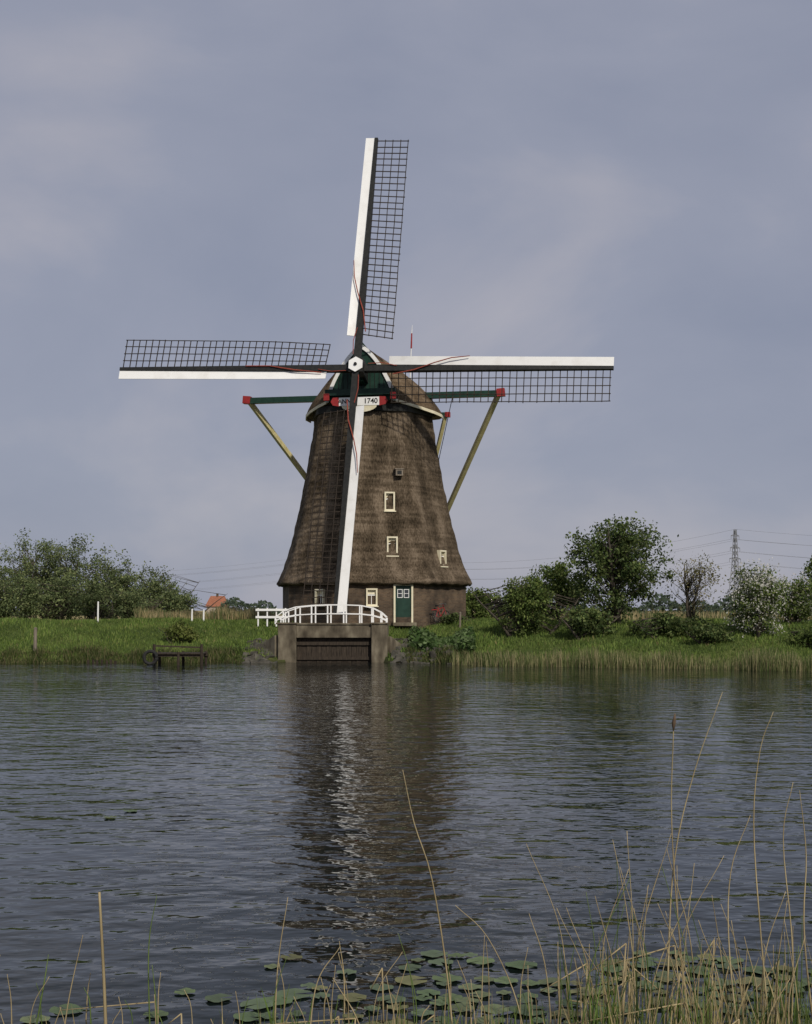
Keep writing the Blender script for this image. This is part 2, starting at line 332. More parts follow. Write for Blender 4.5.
for s in(-1,1): board(3.73,[(s*1.15,13.93),(s*1.5,14.0),(s*1.62,14.2),(s*1.5,14.42),(s*1.15,14.44)],1)
arc=[(1.0*math.cos(t),13.95-0.36*math.sin(t)) for t in np.linspace(0,math.pi,15)]; board(3.7,arc,2)
b.obj('beard_board',['white','red','palecream'],mill)
def text(body,v,z,size,u,name):
    cu=bpy.data.curves.new(name,'FONT'); cu.body=body; cu.size=size; cu.align_x='CENTER'; cu.align_y='CENTER'; cu.extrude=0.004; cu.offset=0.006
    cu.materials.append(M['black']); o=bpy.data.objects.new(name,cu); COL.objects.link(o)
    mt=Matrix((Rt,Up,Fw)).transposed().to_4x4(); mt.translation=cap(u,v,z)
    o.parent=mill; o.matrix_parent_inverse=Matrix.Translation(-mill.location); o.matrix_basis=mt
text('ANNO',-0.68,14.19,0.34,3.73,'inscription_anno'); text('1740',0.66,14.19,0.4,3.73,'inscription_year')
b=MB()
b.beam(cap(0.3,-7.45,14.95),cap(0.3,7.45,14.95),0.34,0.34,mi=0)
for s in(-1,1):
    b.beam(cap(0.3,s*7.3,14.98),cap(0.3,s*7.75,15.02),0.42,0.44,mi=1)
b.beam(cap(-3.0,-3.9,14.3),cap(-3.0,3.9,14.3),0.3,0.3,mi=0)
for s in(-1,1): b.beam(cap(-3,s*3.8,14.32),cap(-3,s*4.1,14.32),0.3,0.3,mi=1)
b.obj('tail_crossbeams',['green','red'],mill)
b=MB()
for s in(-1,1):
    b.beam(cap(0.25,s*7.35,14.85),cap(-9.3,s*0.35,3.3),0.24,0.24,mi=0)
    b.beam(cap(-3,s*3.8,14.2),cap(-9.0,s*0.3,4.4),0.2,0.2,mi=0)
b.beam(cap(-3.9,0,14.6),cap(-9.7,0,2.6),0.45,0.45,mi=1)
b.tube([cap(-9.5,-0.9,3.0),cap(-9.5,0.9,3.0)],0.12,8,1)
b.tube([cap(-0.5,4.6,14.9),cap(-8.5,0.7,4.0)],0.02,4,2)
b.obj('tail_braces',['cream','green','black'],mill)

# rotor
HUB=cap(4.6,0.1,15.9)
Ax=(Fw*math.cos(tau)+Up*math.sin(tau)); Vv=(-Fw*math.sin(tau)+Up*math.cos(tau)); Hh=Rt
b=MB()
b.beam(HUB-Ax*3.0,HUB+Ax*0.25,0.62,0.62,mi=0,up=Vv)
b.beam(HUB-Ax*0.45,HUB+Ax*0.38,0.78,0.78,mi=0,up=Vv)
hx=[HUB+Ax*0.4+(Hh*math.cos(t)+Vv*math.sin(t))*0.44 for t in np.arange(6)*math.pi/3+math.pi/6]; hx2=[q+Ax*0.08 for q in hx]
b.add(hx+hx2,[tuple(range(6,12))]+[(i,(i+1)%6,(i+1)%6+6,i+6) for i in range(6)],1)
b.tube([HUB+Ax*0.46,HUB+Ax*0.56],0.09,8,2)
b.obj('windshaft_head',['black','white','black'],mill)
LR=13.9
for k in range(4):
    al=k*math.pi/2+phi
    d=Vv*math.cos(al)-Hh*math.sin(al); l=-Hh*math.cos(al)-Vv*math.sin(al)
    dn=0.17 if k%2==0 else -0.17
    def P(r,s,nn=0): return HUB+d*r+l*s+Ax*(nn+dn)
    b=MB()
    b.beam(P(0.0,0,0),P(LR,0.0,0),0.38,0.34,up=Ax,mi=0,w2=0.18,h2=0.2)
    def pb(r): return math.radians(float(np.interp(r,[1.5,5,14],[22,12,3])))
    rst=2.35 if k==2 else 1.75
    N_=10; rr=np.linspace(rst,LR,N_)
    def bp(r,s,th):
        be=pb(r); s0=0.2-0.007*r
        return P(r,s0+s*math.cos(be),s*math.sin(be)*0.8+th+0.05)
    wv=0.5; bv=[];bf=[]
    for r0 in rr: bv+=[bp(r0,0,0),bp(r0,wv,0),bp(r0,wv,-.04),bp(r0,0,-.04)]
    for i in range(N_-1):
        for j in range(4): bf.append((i*4+j,i*4+(j+1)%4,(i+1)*4+(j+1)%4,(i+1)*4+j))
    bf+=[(0,3,2,1),tuple((N_-1)*4+j for j in range(4))]
    b.add(bv,bf,1)
    def lp(r,s): 
        be=pb(r); return P(r,-0.05-s*math.cos(be),-s*math.sin(be)-0.02)
    W=1.8; nb=32; r_in=rst+0.15; r_out=13.75
    for i in range(nb):
        r=r_in+(r_out-r_in)*i/(nb-1)+float(rng.uniform(-0.02,0.02))
        b.beam(lp(r,-0.15),lp(r+float(rng.uniform(-0.015,0.015)),W+float(rng.uniform(-0.03,0.05))),0.045,0.04,up=Ax,mi=2)
    for s in(0.48,0.92,1.36,1.78):
        q=[lp(r,s+float(rng.uniform(-0.01,0.01)))+Ax*0.04 for r in np.linspace(r_in-0.05,r_out+0.05,15)]
        for i in range(14): b.beam(q[i],q[i+1],0.04,0.035,up=Ax,mi=2)
    pts=[P(2.0,-0.35,0.1),P(3.2,-0.15,0.22),P(4.3,0.25,0.25),P(5.2,0.5,0.3),P(6.2,0.62,0.26)] if k!=1 else [P(2.0,0.3,0.2),P(3.6,0.15,0.25),P(5,-0.1,0.2),P(6.4,-0.1,0.2)]
    b.tube(pts,[0.03,0.036,0.03,0.028,0.02][:len(pts)],6,3)
    b.tube([P(0.6,0.2,0.25),P(1.4,0.25,0.25),P(2.2,0.1,0.2)],0.022,5,3)
    b.obj('sail' if k==0 else 'sail_%d'%(k+1),['black','white','lattice','rope'],mill)

# ------------------------------------------------------------------ sluice bridge
sl=empty('sluice_bridge',(-3.55,66,0))
b=MB()
b.abox(-6.35,-5.45,65.0,69.9,-1.3,1.88); b.abox(-1.72,-0.92,65.0,69.9,-1.3,1.88)
b.abox(-6.45,-5.4,64.94,65.5,1.885,1.98); b.abox(-1.77,-0.86,64.94,65.5,1.885,1.98)
b.beam((-6.38,65.3,0.15),(-7.3,66.6,0.15),0.35,2.4,h2=1.3)
b.beam((-0.9,65.3,0.1),(-0.2,66.5,0.1),0.35,2.4,h2=1.3)
b.obj('abutments',['concrete'],sl,bevel=0.03)
b=MB(); b.abox(-5.448,-1.722,65.12,69.9,1.22,1.86); b.abox(-5.448,-1.722,65.06,65.4,1.865,1.95); b.obj('deck',['concrete'],sl,bevel=0.02)
b=MB()
for i in range(15): 
    x=-5.43+i*0.247; b.abox(x,x+0.236,65.42+0.015*(i%2),65.52,-1.3,1.22)
b.abox(-5.44,-1.73,65.33,65.41,0.85,1.02); b.abox(-5.44,-1.73,65.33,65.41,0.12,0.28)
b.obj('timber_gate',['wood'],sl)
b=MB()
tx=[-6.5,-6.1,-5.5,-4.7,-3.9,-3.1,-2.3,-1.7,-1.25,-0.98]; tz=[2.2,2.52,2.72,2.8,2.83,2.83,2.8,2.68,2.45,2.2]
for yy in(65.3,68.2):
    for i,x in enumerate(tx):
        b.box((x,yy,(1.9+tz[i])/2),((1,0,0),(0,1,0),(0,0,1)),(0.035,0.035,(tz[i]-1.9)/2))
        if i<len(tx)-1:
            x2=tx[i+1]; b.beam((x,yy,tz[i]+0.03),(x2,yy,tz[i+1]+0.03),0.08,0.05)
            b.beam((x,yy-0.05,1.9+(tz[i]-1.9)*0.55),(x2,yy-0.05,1.9+(tz[i+1]-1.9)*0.55),0.03,0.05)
b.obj('railing',['white'],sl)

def rocks(name,pts,smin,smax):
    b=MB()
    for (x,y) in pts:
        z=float(gz(x,y)); r=rng.uniform(smin,smax)
        base=[(-1,-1,-1),(1,-1,-1),(1,1,-1),(-1,1,-1),(-1,-1,1),(1,-1,1),(1,1,1),(-1,1,1)]
        vs=[(x+r*(q[0]*0.8+rng.normal()*0.22),y+r*(q[1]*0.8+rng.normal()*0.22),max(z,-0.1)+r*(q[2]*0.5+rng.normal()*0.2)) for q in base]
        b.add(vs,[(0,3,2,1),(4,5,6,7),(0,1,5,4),(1,2,6,5),(2,3,7,6),(3,0,4,7)])
    return b.obj(name,['stone'],bevel=0.04)
pts=[(x,float(shore(x))+t) for x,t in zip(np.concatenate([rng.uniform(-8.0,-6.5,90),rng.uniform(-0.8,2.2,150)]),rng.uniform(-0.5,3.0,240))]
rocks('riprap_stones',pts,0.1,0.26)

# ------------------------------------------------------------------ fences, posts, jetty, bicycle
b=MB()
for i in range(4): b.abox(-8.15+i*0.5,-8.08+i*0.5,72.0,72.07,1.7,2.7)
for z in(2.15,2.55): b.abox(-8.25,-6.5,71.95,71.998,z,z+0.12)
b.obj('white_fence',['white'])
def post(name,x,y,h,r,mat):
    b=MB(); z=float(gz(x,y)); b.tube([(x,y,z-0.3),(x+0.01,y,z+h*0.6),(x+0.02,y,z+h)],[r,r*0.95,r*0.9],7); b.tube([(x+0.02,y,z+h),(x+0.02,y,z+h+0.05)],[r*1.15,r*0.5],7); b.obj(name,[mat],smooth=False)
post('mooring_post',-18.35,64.9,1.3,0.09,'greywood')
post('white_post',-17.5,74.5,1.15,0.05,'white'); post('white_post.001',-12.0,73.5,0.7,0.05,'white'); post('white_post.002',-11.5,74.5,0.7,0.05,'white')
post('wooden_post',2.9,70.5,0.8,0.06,'greywood')
# bicycle leaning against the second facet of the brick base
n1_,t1_=facet(1); bc=C0+n1_*(apb+0.42)-t1_*0.95; bc.z=float(gz(bc.x,bc.y))+0.12
bi=empty('bicycle',bc); lean=-n1_*0.22
def BP(s,z,o=0): return bc+t1_*s+Up*z+lean*z+n1_*o
b=MB()
for s0 in(-0.55,0.55):
    pts=[BP(s0+0.33*math.cos(t),0.34+0.33*math.sin(t)) for t in np.linspace(0,2*math.pi,21)]; b.tube(pts,0.022,6,0)
    for t in np.arange(0,math.pi,math.pi/6): b.tube([BP(s0+0.32*math.cos(t),0.34+0.32*math.sin(t)),BP(s0-0.32*math.cos(t),0.34-0.32*math.sin(t))],0.004,4,1)
b.obj('wheels',['rubber','steel'],bi)
b=MB()
for p_,q_ in(((-0.55,0.34),(-0.1,0.32)),((-0.1,0.32),(-0.22,0.88)),((-0.55,0.34),(-0.2,0.75)),((-0.1,0.32),(0.38,0.72)),((-0.2,0.75),(0.36,0.84)),((0.55,0.34),(0.34,1.0))): b.tube([BP(*p_),BP(*q_)],0.02,6,0)
b.tube([BP(-0.36,0.93),BP(-0.1,0.93)],[0.07,0.03],6,1); b.tube([BP(0.25,1.03,-0.28),BP(0.35,1.03,0),BP(0.25,1.03,0.28)],0.016,6,2); b.tube([BP(-0.85,0.7),BP(-0.35,0.72)],0.03,6,0)
b.obj('frame',['red','rubber','steel'],bi)
jt=empty('landing_stage',(-10.9,62.8,0))
b=MB()
for i in range(11): b.abox(-12.0+i*0.215,-11.8+i*0.215,62.2,63.7,0.5,0.55)
b.beam((-12.05,62.35,0.44),(-9.6,62.35,0.44),0.1,0.12); b.beam((-12.05,63.5,0.44),(-9.6,63.5,0.44),0.1,0.12); b.obj('planks',['wood'],jt)
b=MB()
for x in(-11.95,-10.8,-9.7):
    for y in(62.25,63.6): b.tube([(x,y,-1.2),(x,y,0.98 if y<63 and x!=-10.8 else 0.6)],0.07,7)
b.beam((-11.95,62.25,0.9),(-9.7,62.25,0.82),0.05,0.07); b.obj('piles',['wood'],jt)
b=MB()
pts=[(-12.1+0.3*math.cos(t),62.1,0.35+0.3*math.sin(t)) for t in np.linspace(0,2*math.pi,19)]
b.tube(pts,0.085,7); b.obj('tyre_fender',['rubber'],jt,smooth=True)
b=MB()
for i in range(7): b.tube([(-15.4+i*0.22,63.6+0.1*math.sin(i*2),-0.8),(-15.4+i*0.22,63.6+0.1*math.sin(i*2),0.18+0.06*math.sin(i*3))],0.06,6)
b.obj('bank_piling',['wood'])

# ------------------------------------------------------------------ distant buildings and pylons
h=empty('farmhouse',(-73,500,0)); 
b=MB(); b.abox(-76,-69,500,510,0.8,4.0); b.obj('walls',['plaster'],h)
b=MB(); b.add([(-76.6,499.5,3.9),(-68.4,499.5,3.9),(-68.4,510.5,3.9),(-76.6,510.5,3.9),(-75.2,505,8.0),(-69.8,505,8.0)],[(0,1,5,4),(2,3,4,5),(1,2,5),(3,0,4)]); b.obj('roof',['rooftile'],h)
b=MB(); b.abox(-73,-72.2,504.6,505.4,7.6,9.0); b.obj('chimney',['brick'],h)
def pylon(name,x,y,H=37,ang=0.7):
    b=MB(); ca,sa=math.cos(ang),math.sin(ang)
    def Q(a,c,z): return (x+a*ca-c*sa,y+a*sa+c*ca,1+z)
    def wd(z): return float(np.interp(z,[0,H*0.6,H],[2.6,1.0,0.4]))
    lv=[0,5,9.5,13.5,17,20,23,26,29,32,35,H]
    for i in range(len(lv)-1):
        z0,z1=lv[i],lv[i+1]; w0,w1=wd(z0),wd(z1)
        cs=[(-1,-1),(1,-1),(1,1),(-1,1)]
        for j in range(4):
            a0,a1=cs[j],cs[(j+1)%4]
            b.beam(Q(a0[0]*w0,a0[1]*w0,z0),Q(a0[0]*w1,a0[1]*w1,z1),0.26,0.26)
            b.beam(Q(a0[0]*w0,a0[1]*w0,z0),Q(a1[0]*w1,a1[1]*w1,z1),0.13,0.13)
            b.beam(Q(a1[0]*w0,a1[1]*w0,z0),Q(a0[0]*w1,a0[1]*w1,z1),0.13,0.13)
    tips=[]
    for z,L_ in((25,4.2),(30,3.6),(35.5,3)):
        for s in(-1,1):
            b.beam(Q(0,0,z+0.9),Q(s*L_,0,z),0.24,0.24); b.beam(Q(0,0,z-0.2),Q(s*L_,0,z),0.24,0.24)
            b.beam(Q(s*L_,0,z),Q(s*L_,0,z-1.6),0.16,0.16); tips.append(Q(s*L_,0,z-1.6))
    tips.append(Q(0,0,H)); b.obj(name,['steel']); return tips
T1=pylon('electricity_pylon',150.5,600,38.5); T2=pylon('electricity_pylon.001',-45,820); T3=pylon('electricity_pylon.002',440,390)
b=MB()
def cable(p,q,sag):
    pts=[]
    for t in np.linspace(0,1,26): pts.append((p[0]+(q[0]-p[0])*t,p[1]+(q[1]-p[1])*t,p[2]+(q[2]-p[2])*t-sag*4*t*(1-t)))
    b.tube(pts,0.04,4)
T4=[(t[0]-420,t[1]+200,t[2]) for t in T2]
for i in range(7):
    cable(T1[i],T2[i],10); cable(T1[i],T3[i],11); cable(T2[i],T4[i],12)
b.obj('power_lines',['steel'])
pylon('electricity_pylon.003',-465,1020)

# ------------------------------------------------------------------ vegetation
GREEN=[(0.15,0.2,0.055),(0.115,0.165,0.04),(0.19,0.23,0.07),(0.07,0.11,0.03)]
DARK=[(0.08,0.12,0.038),(0.11,0.15,0.045),(0.05,0.08,0.025),(0.15,0.18,0.06)]
WILLOW=[(0.17,0.21,0.09),(0.14,0.18,0.075),(0.23,0.26,0.11),(0.09,0.125,0.05)]
def tree(name,base,H,rad,zc,nclump,per,leaf,pal,trunk=0.14,clr=0.45,stems=1,shell=2.2,extra=None,branch_r=0.03,taper=0.0):
    base=Vector((base[0],base[1],float(gz(base[0],base[1])))); e=empty(name,base)
    b=MB(); cen=base+Up*zc; rx,ry,rz=rad
    tops=[]
    for s in range(stems):
        off=Vector((rng.normal()*0.12*stems,rng.normal()*0.12*stems,0)) if stems>1 else Vector((0,0,0))
        top=cen+Vector((rng.normal()*rx*0.2+off.x*3,rng.normal()*ry*0.2,rz*0.55))
        p0=base+off-Up*0.2; p1=p0.lerp(top,0.35)+Vector((rng.normal()*0.12,0,0)); p2=p0.lerp(top,0.7)+Vector((rng.normal()*0.15,0,0))
        b.tube([p0,p1,p2,top],[trunk*1.15,trunk*0.8,trunk*0.5,trunk*0.15],8); tops.append((p0,p1,p2,top))
    D=unit(nclump); u=rng.uniform(0,1,nclump)**(1/shell)
    ph=rng.uniform(0,6,4)
    mod=1+0.12*np.sin(3*np.arctan2(D[:,1],D[:,0])+ph[0])+0.12*np.sin(5*D[:,2]+ph[1]+2*D[:,0])+0.1*np.sin(7*D[:,0]+ph[2])
    off_=D*(u*mod)[:,None]
    sq=(1-taper*np.clip(off_[:,2]+0.2,0,1.1)); off_[:,0]*=sq; off_[:,1]*=sq
    cl=np.array(cen)+off_*np.array([rx,ry,rz])
    cl[:,2]=np.maximum(cl[:,2],base.z+0.25)
    allc=[];allcol=[]
    for c in cl:
        st=tops[rng.integers(0,stems)]; t=min(max((c[2]-base.z)/(st[3].z-base.z)-0.25,0.12),0.95)
        a=st[0].lerp(st[1],t/0.35) if t<0.35 else (st[1].lerp(st[2],(t-0.35)/0.35) if t<0.7 else st[2].lerp(st[3],(t-0.7)/0.3))
        cv=Vector(c); mid=a.lerp(cv,0.5)+Vector((rng.normal()*0.1,rng.normal()*0.1,0.05))
        b.tube([a,mid,cv],[branch_r,branch_r*0.6,branch_r*0.2],5)
        n=int(per*rng.uniform(0.4,1.5)); sz=clr*rng.uniform(0.6,1.25)
        q=rng.normal(size=(n,3))*np.array([sz,sz,sz*0.75])*0.5+c; allc.append(q)
        allcol.append(palette(n,pal,0.25)*rng.uniform(0.6,1.35))
    b.obj('branches',['bark'],e,smooth=True)
    q=np.concatenate(allc); q[:,2]=np.maximum(q[:,2],base.z+0.05); col=np.concatenate(allcol)
    quads('leaves',leaves(q,leaf),col,'leaf',e)
    if extra:
        n,cc,ls=extra; idx=rng.integers(0,len(q),n); dirv=q[idx]-np.array(cen); dirv/=np.linalg.norm(dirv,axis=1)[:,None]
        dirv+=np.array([0.1,-0.6,0.5])
        ex=q[idx]+dirv*0.2+rng.normal(size=(n,3))*0.08
        quads('blossom',leaves(ex,ls),palette(n,cc,0.12),'leaf',e)
    return e
tree('deciduous_tree',(10.9,67.3),6,(2.75,2.3,2.75),3.35,170,85,0.085,DARK,0.16,0.55,taper=0.35,shell=1.8)
tree('deciduous_tree.001',(8.3,71.5),4,(1.6,1.4,1.5),2.0,70,90,0.085,GREEN,0.12,0.5,taper=0.3)
tree('alder_bush',(6.3,66.6),3,(1.5,1.3,1.5),1.5,75,90,0.08,GREEN,0.08,0.45,stems=4,taper=0.3)
tree('alder_bush.001',(4.4,80),3,(1.7,1.5,1.1),0.9,55,90,0.085,GREEN,0.08,0.45,stems=3,taper=0.3)
tree('alder_bush.002',(7.2,82),3,(1.9,1.5,1.4),1.2,60,90,0.085,WILLOW,0.08,0.5,stems=3,taper=0.3)
tree('alder_bush.003',(8.9,64.8),3,(1.3,0.9,0.7),0.6,50,90,0.08,DARK,0.08,0.4,stems=3)
tree('alder_bush.004',(12.6,63.6),3,(1.6,0.9,0.55),0.45,50,90,0.08,DARK,0.06,0.4,stems=3)
tree('young_willow_tree',(15.6,71),4,(1.6,1.4,1.7),2.3,100,13,0.065,[(0.22,0.19,0.09),(0.17,0.17,0.07)],0.08,0.6,stems=3,branch_r=0.022)
tree('hawthorn_bush',(16.7,62.8),3.0,(1.35,1.2,1.35),1.8,100,85,0.07,GREEN,0.1,0.42,stems=2,taper=0.25,extra=(3600,[(0.72,0.7,0.64),(0.62,0.6,0.54)],0.05))
tree('hawthorn_bush.001',(19.6,66),3.4,(1.3,1.4,1.0),1.2,75,85,0.075,GREEN,0.1,0.45,stems=2,extra=(900,[(0.6,0.56,0.52)],0.05))
tree('alder_bush.005',(14.4,61.6),2,(1.1,0.7,0.4),0.35,36,90,0.07,DARK,0.05,0.35,stems=3)
tree('alder_bush.006',(18.9,60.2),2,(1.4,0.8,0.5),0.45,45,90,0.07,GREEN,0.05,0.35,stems=3)
tree('deciduous_tree.002',(25.9,80),6,(1.6,1.6,1.6),3.1,60,85,0.1,GREEN,0.14,0.6,taper=0.3)
tree('small_bush',(-11.6,67.5),1.5,(0.7,0.6,0.55),0.5,26,80,0.07,[(0.15,0.19,0.045),(0.18,0.2,0.06)],0.03,0.3,stems=3,branch_r=0.015)
tree('small_bush.001',(2.6,72.2),1.5,(0.6,0.4,0.25),0.2,22,70,0.06,DARK,0.03,0.3,stems=3,branch_r=0.012)
specs=[(-34.5,99,2.6,5.8),(-31.8,100,2.4,5.2),(-29.6,101,2.3,6.2),(-27.2,98,2.2,5.7),(-24.9,97,2.3,6.5),(-22.6,98,2.2,5.6),(-20.6,96,1.9,4.5),(-18.6,97,1.8,3.6),(-16.8,96,1.4,2.4),(-32,91,2.2,3.0),(-29,92,2.2,3.4),(-26.3,91,2.0,3.0),(-24.0,92,2.0,3.1),(-21.5,91,1.8,2.5),(-19.2,92,1.7,2.1)]
for i,(x,y,r,H) in enumerate(specs):
    tree('willow_tree' if i==0 else 'willow_tree.%03d'%i,(x,y),H,(r,1.8,H*0.52),H*0.52,88,62,0.085,WILLOW,0.06,0.6,stems=5,shell=1.8,taper=0.35,branch_r=0.022)
q=[];c=[]
for x0,x1,yy,hh_ in((-140,-60,320,6),(30,170,340,6),(60,200,260,5),(-60,20,420,6),(-300,-140,300,9),(170,320,280,10)):
    n=int((x1-x0)*60); xx=rng.uniform(x0,x1,n); prof=hh_*(0.55+0.25*np.sin(xx*0.21)+0.2*np.sin(xx*0.57+2)); prof=np.maximum(prof,0.8)
    zz=1+prof*rng.uniform(0,1,n)**0.8; q.append(np.stack([xx,yy+rng.normal(size=n)*3,zz],1)); c.append(palette(n,[(0.09,0.13,0.08),(0.11,0.14,0.09),(0.07,0.1,0.07)]))
quads('distant_tree_line',leaves(np.concatenate(q),0.55),np.concatenate(c),'leaf')

n=130000
gx=rng.uniform(-30,30,n); gt=rng.uniform(0.1,15,n); gy=shore(gx)+gt
keep=~((gx>-6.4)&(gx<-0.9)&(gy<70.2)); rr_=np.hypot(gx-XC,gy-YC); keep&=rr_>5.2
gx,gy,gt=gx[keep],gy[keep],gt[keep]; n=len(gx)
patch=0.5+0.5*np.sin(gx*0.8+gy*0.5+np.sin(gx*0.31)*3)*np.sin(gy*0.9-gx*0.37+np.sin(gy*1.3))
p2=0.5+0.5*np.sin(gx*2.1+np.sin(gy*1.9)*2)*np.sin(gy*2.3+gx*0.6)
hgt=rng.uniform(0.06,0.22,n)*(0.6+0.5*patch+0.4*p2)
cg=palette(n,[(0.125,0.185,0.04),(0.1,0.155,0.032),(0.17,0.22,0.055),(0.065,0.105,0.025)],0.2); cy=palette(n,[(0.2,0.19,0.07),(0.26,0.22,0.1)],0.2)
mixf=np.clip((p2-0.55)*2,0,1)*rng.uniform(0,1,n)<0.4
cols=np.where(mixf[:,None],cg,np.where(rng.uniform(0,1,n)[:,None]<0.25,cy,cg))*(0.65+0.45*patch+0.3*p2)[:,None]
Vq,Cq=blades(np.stack([gx,gy,gz(gx,gy)-0.02],1),hgt,0.035*np.ones(n),0.6,cols); quads('bank_grass',Vq,Cq,'blade')
n=12000; gx=np.concatenate([rng.uniform(-24,-8.0,9500),rng.uniform(0,4,2500)]); gy=shore(gx)+rng.uniform(-0.25,0.8,n)
cl_=0.5+0.5*np.sin(gx*3.1+np.sin(gx)*2)
Vq,Cq=blades(np.stack([gx,gy,np.maximum(gz(gx,gy),-0.1)],1),rng.uniform(0.1,0.4,n)*(0.4+0.8*cl_),0.03*np.ones(n),0.6,palette(n,[(0.06,0.09,0.02),(0.1,0.12,0.04),(0.035,0.05,0.015),(0.16,0.14,0.07)])); quads('shore_grass',Vq,Cq,'blade')
c=np.stack([rng.uniform(0.2,3.4,2600),rng.uniform(65.2,68.5,2600),np.zeros(2600)],1); c[:,1]+=np.interp(c[:,0],[0,4],[0.3,-2]); c[:,2]=gz(c[:,0],c[:,1])+rng.uniform(0.05,0.6,2600)*(0.6+0.4*np.sin(c[:,0]*2.5))
quads('butterbur_plants',leaves(c,0.13),palette(2600,[(0.06,0.11,0.03),(0.1,0.16,0.05),(0.15,0.21,0.09)]),'leaf')
n=20000; gx=rng.uniform(2.2,30,n); gy=shore(gx)+rng.uniform(-1.5,0.6,n)
dens=0.5+0.5*np.sin(gx*1.3+np.sin(gx*3)*0.8)*np.sin(gx*0.47+1); k=rng.uniform(0,1,n)<0.3+0.7*dens; gx,gy,dens=gx[k],gy[k],dens[k]; n=len(gx)
Vq,Cq=blades(np.stack([gx,gy,np.full(n,-0.15)],1),rng.uniform(0.3,1.15,n)*(0.65+0.4*dens),0.026*np.ones(n),0.28,palette(n,[(0.12,0.16,0.05),(0.16,0.19,0.07),(0.28,0.25,0.13),(0.07,0.1,0.03),(0.34,0.29,0.16)])); quads('shore_reeds',Vq,Cq,'blade')
n=26000; gx=np.concatenate([rng.uniform(-17.5,-6.5,12000),rng.uniform(6,34,14000)]); gy=np.where(gx<0,rng.uniform(84,92,n),rng.uniform(84,98,n))
hg=rng.uniform(0.2,1.0,n)*np.where(gx<0,0.75+0.4*np.sin(gx*1.7)*np.sin(gx*0.6),0.75)
Vq,Cq=blades(np.stack([gx,gy,gz(gx,gy)],1),hg,0.04*np.ones(n),0.3,palette(n,[(0.36,0.29,0.15),(0.28,0.22,0.11),(0.42,0.34,0.19),(0.14,0.16,0.06),(0.1,0.13,0.05)])); quads('dry_reed_bed',Vq,Cq,'blade')

# ------------------------------------------------------------------ foreground lily pads & reeds
def padmesh(name,P_):
    vs=[];fs=[];cols=[]
    for (x,y,r) in P_:
        o=len(vs); n=18; a0=rng.uniform(0,6.28); tz=rng.uniform(-0.03,0.03,2); col=palette(1,[(0.085,0.12,0.06),(0.1,0.135,0.065),(0.12,0.145,0.075),(0.09,0.12,0.07),(0.13,0.13,0.06)],0.2)[0]*1.15
        vs.append((x,y,0.012)); cols.append(col*0.8)
        for k in range(n+1):
            a=a0+0.18+(2*math.pi-0.36)*k/n; r_=r*(1+0.04*math.sin(a*3+a0)); dx,dy=math.cos(a)*r_,math.sin(a)*r_*0.95
            vs.append((x+dx,y+dy,0.014+dx*tz[0]+dy*tz[1]+0.004*math.sin(a*5))); cols.append(col)
        fs+=[(o,o+1+k,o+2+k) for k in range(n)]
    me=bpy.data.meshes.new(name); me.from_pydata(vs,[],fs); me.update(); ca=me.color_attributes.new('Col','FLOAT_COLOR','POINT')
    ca.data.foreach_set('color',np.concatenate([np.array(cols),np.ones((len(cols),1))],1).astype(np.float32).reshape(-1)); me.materials.append(M['pad'])
    o=bpy.data.objects.new(name,me); COL.objects.link(o)
P_=[];tries=0
while len(P_)<330 and tries<20000:
    tries+=1; x=rng.uniform(-1.0,3.8); y=rng.uniform(6.6,9.75+0.25*math.sin(x*4)); r=rng.uniform(0.05,0.125)
    if x<0 and rng.uniform()<0.6: continue
    if y>9.2 and rng.uniform()<0.6: continue
    if all((x-a_)**2+(y-b_)**2>(0.8*(r+c_))**2 for a_,b_,c_ in P_): P_.append((x,y,r))
for (x,y) in((-1.25,8.75),(-1.0,8.35),(-1.6,8.4),(-1.35,8.1),(-2.2,8.5),(-2.35,8.3),(-0.85,8.7),(-1.5,8.9),(-3.7,16.4),(-3.55,16.9)): P_.append((x,y,rng.uniform(0.07,0.11)))
padmesh('water_lily_pads',P_)

M['dry']=noisemat('dry_reed',[(0.3,(0.22,0.17,0.09)),(0.7,(0.42,0.34,0.19))],scale=(1,1,0.3),nscale=9,rough=0.7)
M['greenreed']=noisemat('green_reed',[(0.3,(0.06,0.1,0.025)),(0.7,(0.13,0.18,0.05))],scale=(1,1,0.3),nscale=5,rough=0.6)
M['seed']=noisemat('seed_head',[(0.3,(0.07,0.045,0.03)),(0.7,(0.16,0.11,0.07))],nscale=30,rough=0.95)
b=MB()
def smooth(pts,n=14):
    P=[np.array(p,float) for p in pts]; P=[2*P[0]-P[1]]+P+[2*P[-1]-P[-2]]; out=[]
    for i in range(1,len(P)-2):
        for t in np.linspace(0,1,n//(len(P)-3)+2)[:-1]:
            out.append(0.5*((2*P[i])+(-P[i-1]+P[i+1])*t+(2*P[i-1]-5*P[i]+4*P[i+1]-P[i+2])*t*t+(-P[i-1]+3*P[i]-3*P[i+1]+P[i+2])*t**3))
    out.append(P[-2]); return out
def stem(pts,r0,r1=0.002,mi=0):
    s=smooth(pts); b.tube(s,list(np.linspace(r0,r1,len(s))),5,mi)
stem([(0.3,7.9,-0.3),(0.26,7.95,0.3),(0.16,8,0.95),(0.05,8,1.3),(-0.02,8.05,1.62)],0.007)
stem([(1.55,7.8,-0.3),(1.58,7.9,0.5),(1.64,8,1.1),(1.76,8,1.62),(1.93,8,2.1)],0.007)
stem([(2.2,7.8,-0.3),(2.14,7.9,0.6),(2.12,8,1.3),(2.16,8,1.75),(2.24,8,1.98)],0.006)
stem([(2.45,7.7,-0.3),(2.4,7.9,0.6),(2.44,8,1.1),(2.4,8,1.5)],0.007)
stem([(1.75,7.8,-0.3),(1.66,7.9,0.5),(1.62,8,1.3),(1.632,8,1.9)],0.005,0.0035)
